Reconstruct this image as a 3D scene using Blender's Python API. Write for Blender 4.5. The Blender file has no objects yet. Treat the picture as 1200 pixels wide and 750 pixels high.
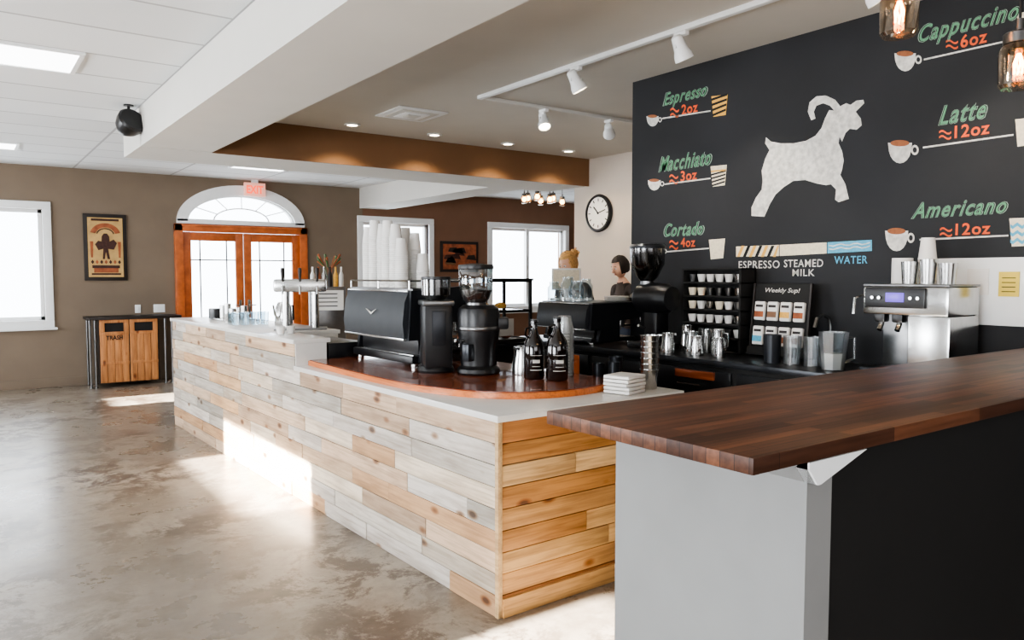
import bpy, bmesh, math, random
from mathutils import Matrix, Vector
random.seed(7)
# ------------------------------------------------------------------ camera survey
FPX=900.0; PITCH=math.atan(53/900); PSI=math.atan(650/math.hypot(900,53)); H=1.5
FX,FY=math.sin(PSI),math.cos(PSI)
def wall_pt(u,v,X):
    "survey of the menu wall: photo measurement -> (Y,Z) on the wall plane X"
    a=(u-600)/FPX;b=(375-v)/FPX;k=math.cos(PITCH)+b*math.sin(PITCH)
    dx=FX*k+FY*a; dy=FY*k-FX*a; dz=-math.sin(PITCH)+b*math.cos(PITCH)
    t=X/dx
    return (dy*t,H+dz*t)
WX=4.13
def bd(u,v): return wall_pt(u,v,WX)

# ------------------------------------------------------------------ materials
def lin(c):
    return tuple((x/255/12.92 if x/255<=0.04045 else ((x/255+0.055)/1.055)**2.4) for x in c)
def nodes(name):
    m=bpy.data.materials.new(name); m.use_nodes=True
    nt=m.node_tree; nt.nodes.clear()
    out=nt.nodes.new('ShaderNodeOutputMaterial'); return m,nt,out
def mat(name,rgb,rough=.5,metal=0,var=.08,scale=12,bump=0,emit=None,es=0,coat=0):
    m,nt,out=nodes(name); N=nt.nodes.new; L=nt.links.new
    p=N('ShaderNodeBsdfPrincipled'); tc=N('ShaderNodeTexCoord'); no=N('ShaderNodeTexNoise')
    no.inputs['Scale'].default_value=scale; no.inputs['Detail'].default_value=4
    L(tc.outputs['Object'],no.inputs['Vector'])
    c=lin(rgb); r=N('ShaderNodeValToRGB')
    r.color_ramp.elements[0].position=.3; r.color_ramp.elements[1].position=.7
    r.color_ramp.elements[0].color=(*[x*(1-var) for x in c],1)
    r.color_ramp.elements[1].color=(*[min(1,x*(1+var)) for x in c],1)
    L(no.outputs['Fac'],r.inputs[0]); L(r.outputs[0],p.inputs['Base Color'])
    p.inputs['Roughness'].default_value=rough; p.inputs['Metallic'].default_value=metal
    p.inputs['Coat Weight'].default_value=coat
    if bump:
        b=N('ShaderNodeBump'); b.inputs['Strength'].default_value=bump; b.inputs['Distance'].default_value=.01
        L(no.outputs['Fac'],b.inputs['Height']); L(b.outputs[0],p.inputs['Normal'])
    if emit:
        p.inputs['Emission Color'].default_value=(*lin(emit),1); p.inputs['Emission Strength'].default_value=es
    L(p.outputs[0],out.inputs[0]); return m
def glassmat(name,tint=(230,240,245),gl=.12,rough=.03):
    m,nt,out=nodes(name); N=nt.nodes.new; L=nt.links.new
    t=N('ShaderNodeBsdfTransparent'); t.inputs[0].default_value=(*lin(tint),1)
    g=N('ShaderNodeBsdfGlossy'); g.inputs['Roughness'].default_value=rough
    lw=N('ShaderNodeLayerWeight'); lw.inputs[0].default_value=.35
    ma=N('ShaderNodeMath'); ma.operation='MULTIPLY_ADD'; ma.inputs[1].default_value=.6; ma.inputs[2].default_value=gl
    mx=N('ShaderNodeMixShader'); L(lw.outputs['Facing'],ma.inputs[0]); L(ma.outputs[0],mx.inputs[0])
    L(t.outputs[0],mx.inputs[1]); L(g.outputs[0],mx.inputs[2]); L(mx.outputs[0],out.inputs[0]); return m
def woodmat(name,axis,rgb=None,rough=.6,contrast=.35,knots=True,coat=0,blotch=.8):
    "grain runs along axis; colour from the 'tint' attribute unless rgb is given"
    m,nt,out=nodes(name); N=nt.nodes.new; L=nt.links.new
    p=N('ShaderNodeBsdfPrincipled'); tc=N('ShaderNodeTexCoord')
    at=N('ShaderNodeAttribute'); at.attribute_name='tint'
    mw=N('ShaderNodeMath'); mw.operation='MULTIPLY'; mw.inputs[1].default_value=40
    L(at.outputs['Alpha'],mw.inputs[0])
    va=N('ShaderNodeVectorMath'); va.operation='ADD'; L(tc.outputs['Object'],va.inputs[0]); L(mw.outputs[0],va.inputs[1])
    mp=N('ShaderNodeMapping'); s=[55]*3; s[axis]=2.4; mp.inputs['Scale'].default_value=s
    L(va.outputs[0],mp.inputs[0])
    no=N('ShaderNodeTexNoise'); no.inputs['Scale'].default_value=1; no.inputs['Detail'].default_value=6; no.inputs['Distortion'].default_value=.9
    L(mp.outputs[0],no.inputs['Vector'])
    r=N('ShaderNodeValToRGB'); e=r.color_ramp.elements
    e[0].position=.32; e[0].color=(1-contrast,1-contrast*1.15,1-contrast*1.3,1); e[1].position=.58; e[1].color=(1.0,1.0,1.0,1)
    L(no.outputs['Fac'],r.inputs[0])
    mul=N('ShaderNodeMixRGB'); mul.blend_type='MULTIPLY'; mul.inputs[0].default_value=1
    if rgb: mul.inputs[1].default_value=(*lin(rgb),1)
    else: L(at.outputs['Color'],mul.inputs[1])
    L(r.outputs[0],mul.inputs[2]); last=mul.outputs[0]
    m4=N('ShaderNodeMapping'); s4=[14]*3; s4[axis]=3; m4.inputs['Scale'].default_value=s4; L(va.outputs[0],m4.inputs[0])
    n2=N('ShaderNodeTexNoise'); n2.inputs['Scale'].default_value=1; n2.inputs['Detail'].default_value=6
    L(m4.outputs[0],n2.inputs['Vector'])
    r2=N('ShaderNodeValToRGB'); r2.color_ramp.elements[0].position=.36; r2.color_ramp.elements[0].color=(.62,.57,.53,1)
    r2.color_ramp.elements[1].position=.56; r2.color_ramp.elements[1].color=(1,1,1,1)
    L(n2.outputs['Fac'],r2.inputs[0]); m2=N('ShaderNodeMixRGB'); m2.blend_type='MULTIPLY'; m2.inputs[0].default_value=blotch
    L(last,m2.inputs[1]); L(r2.outputs[0],m2.inputs[2]); last=m2.outputs[0]
    if knots:
        mk=N('ShaderNodeMapping'); ks=[8.0]*3; ks[axis]=4.0; mk.inputs['Scale'].default_value=ks
        L(va.outputs[0],mk.inputs[0])
        v=N('ShaderNodeTexVoronoi'); v.inputs['Scale'].default_value=1; L(mk.outputs[0],v.inputs['Vector'])
        r3=N('ShaderNodeValToRGB'); q=r3.color_ramp.elements; q[0].position=.08; q[0].color=(.16,.08,.04,1); q[1].position=.21; q[1].color=(1,1,1,1)
        k=r3.color_ramp.elements.new(.13); k.color=(.55,.36,.22,1)
        L(v.outputs['Distance'],r3.inputs[0]); m3=N('ShaderNodeMixRGB'); m3.blend_type='MULTIPLY'; m3.inputs[0].default_value=.9
        L(last,m3.inputs[1]); L(r3.outputs[0],m3.inputs[2]); last=m3.outputs[0]
    L(last,p.inputs['Base Color']); p.inputs['Roughness'].default_value=rough; p.inputs['Coat Weight'].default_value=coat
    b=N('ShaderNodeBump'); b.inputs['Strength'].default_value=.3; b.inputs['Distance'].default_value=.004
    L(no.outputs['Fac'],b.inputs['Height']); L(b.outputs[0],p.inputs['Normal'])
    L(p.outputs[0],out.inputs[0]); return m

M={}
M['white']=mat('white_paint',(222,220,214),.5,var=.03)
M['trimwhite']=mat('trim_white',(236,238,238),.4,var=.02)
M['slab']=mat('white_counter_top',(220,218,213),.25,var=.03)
M['taupe']=mat('taupe_wall',(120,106,91),.85,var=.05,scale=3)
M['brown']=mat('brown_paint',(116,84,56),.8,var=.06,scale=3)
M['brown2']=mat('brown_wall',(124,92,72),.85,var=.05,scale=3)
M['beige']=mat('beige_wall',(188,178,167),.85,var=.03,scale=3)
M['beam']=mat('beam_paint',(204,202,196),.8,var=.02,scale=3)
M['kceil']=mat('kitchen_ceiling',(198,193,184),.9,var=.02,scale=3)
M['greywall']=mat('half_wall_grey',(134,134,133),.7,var=.06,scale=4)
M['black']=mat('black_plastic',(18,18,20),.35)
M['blackm']=mat('black_matte',(13,12,12),.75)
M['endpanel']=mat('dark_end_panel',(13,11,10),.8,var=.2,scale=5)
M['dark']=mat('dark_grey_metal',(46,48,52),.3,metal=.6)
M['panel']=mat('machine_panel',(50,53,57),.38,metal=.3)
M['steel']=mat('brushed_steel',(190,190,188),.22,metal=1,scale=30)
M['steeld']=mat('dark_steel',(120,120,120),.3,metal=1,scale=30)
M['paper']=mat('paper_cup_white',(228,226,222),.6,var=.03)
M['orange']=mat('door_wood',(182,96,46),.4,var=.25,scale=9,coat=.3)
M['redwood']=woodmat('red_brown_wood',1,rgb=(144,76,46),rough=.2,contrast=.4,knots=False,coat=.5,blotch=.4)
M['edge']=woodmat('orange_wood_edge',1,rgb=(212,122,64),rough=.3,contrast=.35,knots=False,blotch=.3)
M['plankF']=woodmat('plank_front',1,rough=.65,contrast=.24,blotch=.62)
M['plankE']=woodmat('plank_end',0,rough=.55,contrast=.34,blotch=.6)
M['cabwood']=woodmat('cabinet_wood',2,rgb=(196,134,82),rough=.5,contrast=.32,blotch=.6)
M['frame']=mat('dark_frame',(32,24,20),.5)
M['glass']=glassmat('clear_glass')
M['jarglass']=glassmat('warm_jar_glass',(244,226,204),.16)
M['smoke']=glassmat('smoked_plastic',(120,118,118),.1,.15)
M['frost']=glassmat('clear_plastic',(215,220,222),.16,.3)
M['amber']=mat('amber_bottle_glass',(18,10,8),.08,coat=.6)
M['beans']=mat('coffee_beans',(48,28,18),.5,var=.6,scale=120,bump=1)
M['leaf']=mat('leaf_green',(70,100,60),.6,var=.3)
M['chalkw']=mat('chalk_white',(206,204,198),.95,var=.24,scale=34)
M['chalkd']=mat('chalk_outline',(150,170,156),.95,var=.2,scale=60)
M['chalkg']=mat('chalk_green',(100,154,118),.95,var=.15,scale=60)
M['chalko']=mat('chalk_orange',(222,98,56),.95,var=.12,scale=60)
M['chalky']=mat('chalk_yellow',(228,176,90),.95,var=.12,scale=60)
M['chalkc']=mat('chalk_cream',(226,214,190),.95,var=.1,scale=60)
M['chalkb']=mat('chalk_blue',(94,170,200),.95,var=.12,scale=60)
M['chalkbr']=mat('chalk_brown',(150,96,66),.95,var=.12,scale=60)
M['red']=mat('red_letters',(240,90,60),.5,emit=(255,80,40),es=1.5)
M['yellow']=mat('yellow_paper',(226,200,90),.7)
M['skin']=mat('skin',(222,176,150),.55,var=.04)
M['lips']=mat('lips',(186,110,100),.5)
M['blond']=mat('blond_hair',(208,160,100),.6,var=.3,scale=40)
M['darkhair']=mat('dark_hair',(34,24,20),.6,var=.25,scale=40)
M['shirt']=mat('dark_shirt',(44,46,52),.85)
M['shirt2']=mat('grey_shirt',(66,58,56),.85)
M['jeans']=mat('denim',(50,62,86),.85)
M['bulb']=mat('warm_bulb',(255,200,130),.4,emit=(255,170,85),es=70)
M['bulb2']=mat('warm_bulb_small',(255,214,150),.4,emit=(255,205,140),es=22)
M['lamp']=mat('spot_lens',(255,245,225),.4,emit=(255,236,205),es=20)
M['fluor']=mat('fluorescent_diffuser',(255,255,255),.5,emit=(250,252,255),es=5)
M['rust']=mat('poster_rust',(150,84,52),.7,var=.35,scale=14)
M['postp']=mat('poster_paper',(190,156,100),.7,var=.15,scale=10)
M['posti']=mat('poster_ink',(64,36,28),.7,var=.3,scale=30)
M['exitw']=mat('exit_plate',(240,190,175),.5,emit=(255,160,135),es=.5)
M['screen']=mat('display_screen',(60,40,110),.3,emit=(110,90,210),es=1.5)

def board_mat():
    m,nt,out=nodes('chalkboard_paint'); N=nt.nodes.new; L=nt.links.new
    p=N('ShaderNodeBsdfPrincipled'); tc=N('ShaderNodeTexCoord'); n=N('ShaderNodeTexNoise')
    n.inputs['Scale'].default_value=1.6; n.inputs['Detail'].default_value=6; L(tc.outputs['Object'],n.inputs['Vector'])
    r=N('ShaderNodeValToRGB'); r.color_ramp.elements[0].position=.35; r.color_ramp.elements[0].color=(*lin((22,23,26)),1)
    r.color_ramp.elements[1].position=.75; r.color_ramp.elements[1].color=(*lin((34,35,39)),1)
    L(n.outputs['Fac'],r.inputs[0]); L(r.outputs[0],p.inputs['Base Color']); p.inputs['Roughness'].default_value=.7
    L(p.outputs[0],out.inputs[0]); return m
M['board']=board_mat()
def tile_mat():
    m,nt,out=nodes('ceiling_tiles'); N=nt.nodes.new; L=nt.links.new
    p=N('ShaderNodeBsdfPrincipled'); tc=N('ShaderNodeTexCoord'); mp=N('ShaderNodeMapping')
    mp.inputs['Location'].default_value=(-.09,-5.70,0)
    L(tc.outputs['Object'],mp.inputs[0]); b=N('ShaderNodeTexBrick')
    b.offset=0; b.inputs['Scale'].default_value=1; b.inputs['Brick Width'].default_value=1.22; b.inputs['Row Height'].default_value=.61
    b.inputs['Mortar Size'].default_value=.013; b.inputs['Mortar Smooth'].default_value=.1
    b.inputs['Color1'].default_value=(.74,.76,.77,1); b.inputs['Color2'].default_value=(.70,.72,.73,1); b.inputs['Mortar'].default_value=(.42,.43,.44,1)
    L(mp.outputs[0],b.inputs['Vector']); L(b.outputs['Color'],p.inputs['Base Color']); p.inputs['Roughness'].default_value=.9
    n=N('ShaderNodeTexNoise'); n.inputs['Scale'].default_value=140; L(tc.outputs['Object'],n.inputs['Vector'])
    bp=N('ShaderNodeBump'); bp.inputs['Strength'].default_value=.3; bp.inputs['Distance'].default_value=.004; L(n.outputs['Fac'],bp.inputs['Height']); L(bp.outputs[0],p.inputs['Normal'])
    L(p.outputs[0],out.inputs[0]); return m
M['tile']=tile_mat()
def floor_mat():
    m,nt,out=nodes('polished_concrete'); N=nt.nodes.new; L=nt.links.new
    p=N('ShaderNodeBsdfPrincipled'); tc=N('ShaderNodeTexCoord')
    def noise(sc,de,ro,di=0):
        n=N('ShaderNodeTexNoise'); n.inputs['Scale'].default_value=sc; n.inputs['Detail'].default_value=de; n.inputs['Roughness'].default_value=ro; n.inputs['Distortion'].default_value=di
        L(tc.outputs['Object'],n.inputs['Vector']); return n
    def ramp(n,p0,c0,p1,c1):
        r=N('ShaderNodeValToRGB'); r.color_ramp.elements[0].position=p0; r.color_ramp.elements[0].color=(*c0,1); r.color_ramp.elements[1].position=p1; r.color_ramp.elements[1].color=(*c1,1)
        L(n.outputs['Fac'],r.inputs[0]); return r
    n1=noise(.9,8,.65); n2=noise(2.6,14,.80,.3); n3=noise(.9,5,.55); n4=noise(14,8,.7)
    r1=ramp(n1,.33,lin((118,107,94)),.66,lin((162,152,138)))
    # stains only gather in patches (n3 masks n2)
    r2=ramp(n2,.475,(0,0,0),.53,(1,1,1)); r3=ramp(n3,.43,(.06,.06,.06),.56,(1,1,1))
    mm=N('ShaderNodeMixRGB'); mm.blend_type='MULTIPLY'; mm.inputs[0].default_value=1; L(r2.outputs[0],mm.inputs[1]); L(r3.outputs[0],mm.inputs[2])
    sc=N('ShaderNodeMath'); sc.operation='MULTIPLY'; sc.inputs[1].default_value=.85; L(mm.outputs[0],sc.inputs[0])
    mx=N('ShaderNodeMixRGB'); L(sc.outputs[0],mx.inputs[0]); L(r1.outputs[0],mx.inputs[1]); mx.inputs[2].default_value=(*lin((78,62,49)),1)
    r4=ramp(n4,.35,(.76,.75,.74),.6,(1,1,1)); mf=N('ShaderNodeMixRGB'); mf.blend_type='MULTIPLY'; mf.inputs[0].default_value=.9; L(mx.outputs[0],mf.inputs[1]); L(r4.outputs[0],mf.inputs[2])
    L(mf.outputs[0],p.inputs['Base Color'])
    rr=N('ShaderNodeMapRange'); rr.inputs['From Min'].default_value=.3; rr.inputs['From Max'].default_value=.7; rr.inputs['To Min'].default_value=.2; rr.inputs['To Max'].default_value=.44; L(n1.outputs['Fac'],rr.inputs['Value']); L(rr.outputs[0],p.inputs['Roughness'])
    p.inputs['Coat Weight'].default_value=.25; p.inputs['Coat Roughness'].default_value=.18
    bp=N('ShaderNodeBump'); bp.inputs['Strength'].default_value=.08; bp.inputs['Distance'].default_value=.02; L(n2.outputs['Fac'],bp.inputs['Height']); L(bp.outputs[0],p.inputs['Normal'])
    L(p.outputs[0],out.inputs[0]); return m
M['floor']=floor_mat()
def butcher_mat():
    m,nt,out=nodes('butcher_block_walnut'); N=nt.nodes.new; L=nt.links.new
    p=N('ShaderNodeBsdfPrincipled'); tc=N('ShaderNodeTexCoord'); b=N('ShaderNodeTexBrick')
    b.offset=.37; b.offset_frequency=2; b.squash=1
    b.inputs['Scale'].default_value=1; b.inputs['Brick Width'].default_value=.42; b.inputs['Row Height'].default_value=.034
    b.inputs['Mortar Size'].default_value=.0008; b.inputs['Bias'].default_value=-.15
    b.inputs['Color1'].default_value=(*lin((112,74,54)),1); b.inputs['Color2'].default_value=(*lin((50,31,24)),1); b.inputs['Mortar'].default_value=(*lin((28,17,12)),1)
    L(tc.outputs['Object'],b.inputs['Vector'])
    mp=N('ShaderNodeMapping'); mp.inputs['Scale'].default_value=(4,70,70); L(tc.outputs['Object'],mp.inputs[0])
    n=N('ShaderNodeTexNoise'); n.inputs['Scale'].default_value=1; n.inputs['Detail'].default_value=5; L(mp.outputs[0],n.inputs['Vector'])
    r=N('ShaderNodeValToRGB'); r.color_ramp.elements[0].position=.3; r.color_ramp.elements[0].color=(.55,.5,.45,1); r.color_ramp.elements[1].position=.7; r.color_ramp.elements[1].color=(1.1,1.05,1.0,1)
    L(n.outputs['Fac'],r.inputs[0]); mx=N('ShaderNodeMixRGB'); mx.blend_type='MULTIPLY'; mx.inputs[0].default_value=1
    L(b.outputs['Color'],mx.inputs[1]); L(r.outputs[0],mx.inputs[2]); L(mx.outputs[0],p.inputs['Base Color'])
    p.inputs['Roughness'].default_value=.4; p.inputs['Specular IOR Level'].default_value=.35
    L(p.outputs[0],out.inputs[0]); return m
M['butcher']=butcher_mat()

# ------------------------------------------------------------------ mesh builder
T=Matrix.Translation
def RX(a): return Matrix.Rotation(math.radians(a),4,'X')
def RY(a): return Matrix.Rotation(math.radians(a),4,'Y')
def RZ(a): return Matrix.Rotation(math.radians(a),4,'Z')
class B:
    def __init__(s):
        s.bm=bmesh.new(); s.mats=[]; s.M=Matrix(); s.cl=s.bm.loops.layers.float_color.new('tint')
    def mi(s,m):
        m=M[m] if isinstance(m,str) else m
        if m not in s.mats: s.mats.append(m)
        return s.mats.index(m)
    def add(s,vs,fs,m,tint=(1,1,1,.5)):
        i=s.mi(m) if not callable(m) else None
        V=[s.bm.verts.new(s.M@Vector(v)) for v in vs]
        for f in fs:
            try: F=s.bm.faces.new([V[k] for k in f])
            except ValueError: continue
            F.smooth=True
            F.material_index=i if i is not None else s.mi(m(F.calc_center_median()))
            for l in F.loops: l[s.cl]=tint
        return s
    def box(s,c,d,m,bev=0,rot=None,tint=(1,1,1,.5)):
        R=rot or Matrix()
        if not bev:
            vs=[];x,y,z=d[0]/2,d[1]/2,d[2]/2
            for a in (-x,x):
                for b in (-y,y):
                    for e in (-z,z): vs.append(T(c)@R@Vector((a,b,e)))
            s.add(vs,[(0,1,3,2),(4,6,7,5),(0,4,5,1),(2,3,7,6),(0,2,6,4),(1,5,7,3)],m,tint); return s
        t=bmesh.new(); bmesh.ops.create_cube(t,size=1,matrix=Matrix.Diagonal((*d,1)))
        bmesh.ops.bevel(t,geom=t.edges[:],offset=bev,segments=2,affect='EDGES',profile=.6)
        t.verts.index_update(); X=T(c)@R
        s.add([X@v.co for v in t.verts],[[v.index for v in f.verts] for f in t.faces],m,tint); t.free(); return s
    def bb(s,a,b,m,bev=0,tint=(1,1,1,.5)):
        return s.box([(a[i]+b[i])/2 for i in range(3)],[abs(b[i]-a[i]) for i in range(3)],m,bev,None,tint)
    def lathe(s,prof,o,m,seg=24,rot=None,cap=True):
        X=T(o)@(rot or Matrix()); vs=[];fs=[];n=len(prof)
        for r,z in prof:
            for k in range(seg):
                a=2*math.pi*k/seg; vs.append(X@Vector((max(r,1e-4)*math.cos(a),max(r,1e-4)*math.sin(a),z)))
        for i in range(n-1):
            for k in range(seg):
                k2=(k+1)%seg; fs.append((i*seg+k,i*seg+k2,(i+1)*seg+k2,(i+1)*seg+k))
        if cap: fs.append(tuple(range(seg-1,-1,-1))); fs.append(tuple((n-1)*seg+k for k in range(seg)))
        s.add(vs,fs,m); return s
    def cyl(s,o,r,h,m,r2=None,seg=20,rot=None):
        r2=r if r2 is None else r2; e=min(r,r2,h/2)*.08
        return s.lathe([(r-e,0),(r,e),(r2,h-e),(r2-e,h)],o,m,seg,rot)
    def ball(s,o,r,m,sc=(1,1,1),seg=20,rings=12):
        pr=[(r*math.sin(math.pi*i/rings),-r*math.cos(math.pi*i/rings)) for i in range(rings+1)]
        return s.lathe(pr,o,m,seg,Matrix.Diagonal((*sc,1)),cap=False)
    def tube(s,pts,r,m,seg=8):
        pts=[Vector(p) for p in pts]; n=len(pts); rs=r if isinstance(r,(list,tuple)) else [r]*n
        vs=[];fs=[];up=None
        for i,p in enumerate(pts):
            t=(pts[min(i+1,n-1)]-pts[max(i-1,0)]).normalized()
            if up is None: up=t.orthogonal().normalized()
            up=(up-t*up.dot(t)).normalized(); w=t.cross(up)
            for k in range(seg):
                a=2*math.pi*k/seg; vs.append(p+(up*math.cos(a)+w*math.sin(a))*rs[i])
        for i in range(n-1):
            for k in range(seg):
                k2=(k+1)%seg; fs.append((i*seg+k,i*seg+k2,(i+1)*seg+k2,(i+1)*seg+k))
        fs.append(tuple(range(seg-1,-1,-1))); fs.append(tuple((n-1)*seg+k for k in range(seg)))
        s.add(vs,fs,m); return s
    def prism(s,poly,h0,h1,m,X=None,tint=(1,1,1,.5)):
        X=X or Matrix(); n=len(poly)
        vs=[X@Vector((a,b,h0)) for a,b in poly]+[X@Vector((a,b,h1)) for a,b in poly]
        fs=[tuple(range(n-1,-1,-1)),tuple(range(n,2*n))]+[(i,(i+1)%n,n+(i+1)%n,n+i) for i in range(n)]
        s.add(vs,fs,m,tint); return s
    def text(s,body,X,m,width=None,height=None,shear=0,off=.0,sp=1.0):
        cu=bpy.data.curves.new('t','FONT'); cu.body=body; cu.size=1; cu.shear=shear; cu.offset=off; cu.extrude=0
        cu.align_x='LEFT'; cu.resolution_u=3; cu.space_character=sp
        ob=bpy.data.objects.new('t',cu); bpy.context.scene.collection.objects.link(ob)
        dg=bpy.context.evaluated_depsgraph_get(); me=bpy.data.meshes.new_from_object(ob.evaluated_get(dg))
        xs=[v.co.x for v in me.vertices]; ys=[v.co.y for v in me.vertices]
        x0,x1,y0,y1=min(xs),max(xs),min(ys),max(ys)
        sx=(width/(x1-x0)) if width else None; sy=(height/(y1-y0)) if height else sx
        sx=sx or sy
        vs=[X@Vector(((v.co.x-(x0+x1)/2)*sx,(v.co.y-(y0+y1)/2)*sy,0)) for v in me.vertices]
        s.add(vs,[tuple(p.vertices) for p in me.polygons],m)
        bpy.data.objects.remove(ob); bpy.data.meshes.remove(me); bpy.data.curves.remove(cu); return s
    def done(s,name,X=None,sharp=35):
        me=bpy.data.meshes.new(name); bmesh.ops.recalc_face_normals(s.bm,faces=s.bm.faces[:]) ; s.bm.to_mesh(me); s.bm.free()
        for m in s.mats: me.materials.append(m)
        me.set_sharp_from_angle(angle=math.radians(sharp))
        o=bpy.data.objects.new(name,me); bpy.context.scene.collection.objects.link(o)
        if X is not None: o.matrix_world=X
        return o
def one(name,fn,X=None):
    b=B(); fn(b); return b.done(name,X)

# ------------------------------------------------------------------ room shell
ZC=2.93; YF=11.88
one('floor',lambda b:b.bb((-3.6,-3.1,-.1),(11.1,12.1,0),'floor'))
one('ceiling',lambda b:(b.bb((-3.6,-3.1,ZC),(1.31,8.0,ZC+.1),'tile'),b.bb((-3.6,8.0,ZC),(11.1,12.1,ZC+.1),'tile'),b.bb((1.31,-3.1,ZC),(11.1,8.0,ZC+.1),'kceil')))
one('trim_beam',lambda b:b.bb((1.31,-3,2.6),(1.9,7.24,ZC),'beam'))
def hdr(b):
    b.bb((1.31,7.26,2.6),(6.4,8.06,ZC),'beam'); b.bb((1.9,7.24,2.595),(6.4,7.26,ZC),'brown')
one('trim_header',hdr)
one('trim_far_beam',lambda b:b.bb((5.45,8.06,2.6),(5.95,YF,ZC),'beam'))

DC=3.54
def farwall(b):
    def col(x0,x1,segs):
        for z0,z1 in segs: b.bb((x0,YF,z0),(x1,YF+.2,z1),'taupe' if x1<=5.5 else 'brown2')
    w1=(-.25,.93,.90,2.36); d=(2.65,4.43); w2=(5.5,6.75,.9,2.38); w3=(8.1,9.85,.9,2.38)
    col(-3.6,w1[0],[(0,ZC)]); col(w1[0],w1[1],[(0,w1[2]),(w1[3],ZC)])
    col(w1[1],d[0],[(0,ZC)])
    n=28
    for i in range(n):
        x0=d[0]+(d[1]-d[0])*i/n; x1=d[0]+(d[1]-d[0])*(i+1)/n; xm=(x0+x1)/2-DC
        q=1-(xm/.84)**2
        segs=[(2.15,2.30)]; top=2.30+.44*math.sqrt(q) if q>0 else 2.30
        segs.append((top,ZC)); col(x0,x1,segs)
    col(d[1],5.5,[(0,ZC)]); col(w2[0],w2[1],[(0,w2[2]),(w2[3],ZC)]); col(w2[1],w3[0],[(0,ZC)])
    col(w3[0],w3[1],[(0,w3[2]),(w3[3],ZC)]); col(w3[1],11.1,[(0,ZC)])
one('wall_far',farwall)
def window(x0,x1,z0,z1,name,mull):
    b=B(); t=.10; y0,y1=YF-.035,YF+.06
    b.bb((x0-t,y0,z1),(x1+t,y1,z1+t),'trimwhite',.008); b.bb((x0-t,y0,z0-t),(x1+t,y1,z0),'trimwhite',.008)
    b.bb((x0-t,y0,z0),(x0,y1,z1),'trimwhite',.008); b.bb((x1,y0,z0),(x1+t,y1,z1),'trimwhite',.008)
    b.bb((x0-t-.03,y0-.04,z0-t-.03),(x1+t+.03,y1,z0-t),'trimwhite',.008)
    e=.045
    for a,c in ((x0,x0+e),(x1-e,x1)): b.bb((a,YF+.06,z0),(c,YF+.11,z1),'trimwhite')
    b.bb((x0,YF+.06,z0),(x1,YF+.11,z0+e),'trimwhite'); b.bb((x0,YF+.06,z1-e),(x1,YF+.11,z1),'trimwhite')
    for mx in mull: b.bb((mx-.035,YF+.04,z0),(mx+.035,YF+.12,z1),'trimwhite')
    b.done(name)
window(-.25,.93,.90,2.36,'window_1',[])
window(5.5,6.75,.90,2.38,'window_2',[6.12])
window(8.1,9.85,.90,2.38,'window_3',[8.97])
def arch(b):
    def band(ao,ho,ai,hi,zb,y0,y1,m):
        n=28; po=[(DC+ao*math.cos(math.pi*i/n),zb+ho*math.sin(math.pi*i/n)) for i in range(n+1)]
        pi_=[(DC+ai*math.cos(math.pi*i/n),zb+.0+hi*math.sin(math.pi*i/n)) for i in range(n+1)]
        for i in range(n):
            b.prism([po[i],po[i+1],pi_[i+1],pi_[i]],-y1,-y0,m,RX(90))
    band(.95,.56,.80,.41,2.28,YF-.04,YF+.02,'trimwhite')
    band(.84,.45,.78,.39,2.28,YF+.02,YF+.1,'trimwhite')
    b.bb((DC-.95,YF-.04,2.245),(DC+.95,YF+.05,2.315),'trimwhite',.006)
    band(.42,.2,.40,.18,2.31,YF+.05,YF+.07,'trimwhite')
    for k in range(1,6):
        a=math.pi*k/6; b.tube([(DC+.4*math.cos(a),YF+.06,2.31+.18*math.sin(a)),(DC+.8*math.cos(a),YF+.06,2.30+.40*math.sin(a))],.008,'trimwhite',6)
one('window_4',arch)
def door(b):
    x0,x1=2.55,4.53
    b.bb((x0,YF-.05,0),(x0+.12,YF+.1,2.24),'orange',.01); b.bb((x1-.12,YF-.05,0),(x1,YF+.1,2.24),'orange',.01)
    b.bb((x0,YF-.05,2.13),(x1,YF+.1,2.24),'orange',.01)
    b.bb((x0+.1,YF-.065,2.205),(x1-.1,YF-.03,2.235),'orange',.008)
    for s,(a,c) in enumerate(((x0+.12,DC-.005),(DC+.005,x1-.12))):
        st=.115
        b.bb((a,YF,0.02),(a+st,YF+.05,2.125),'orange',.006); b.bb((c-st,YF,0.02),(c,YF+.05,2.125),'orange',.006)
        b.bb((a+st,YF,2.0),(c-st,YF+.05,2.125),'orange',.006); b.bb((a+st,YF,0.02),(c-st,YF+.05,.32),'orange',.006)
        gx0,gx1=a+st,c-st
        for fx in (.2,.8): b.bb((gx0+(gx1-gx0)*fx-.009,YF+.02,.32),(gx0+(gx1-gx0)*fx+.009,YF+.032,2.0),'steeld')
        for z in (.6,1.72): b.bb((gx0,YF+.02,z-.009),(gx1,YF+.032,z+.009),'steeld')
        hx=c-.06 if s==0 else a+.06
        b.box((hx,YF-.01,1.02),(.04,.012,.2),'steel',.004); b.tube([(hx,YF-.01,1.04),(hx,YF-.05,1.04),(hx+(.09 if s else -.09),YF-.055,1.04)],.009,'steel')
one('door_1',door)

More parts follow.
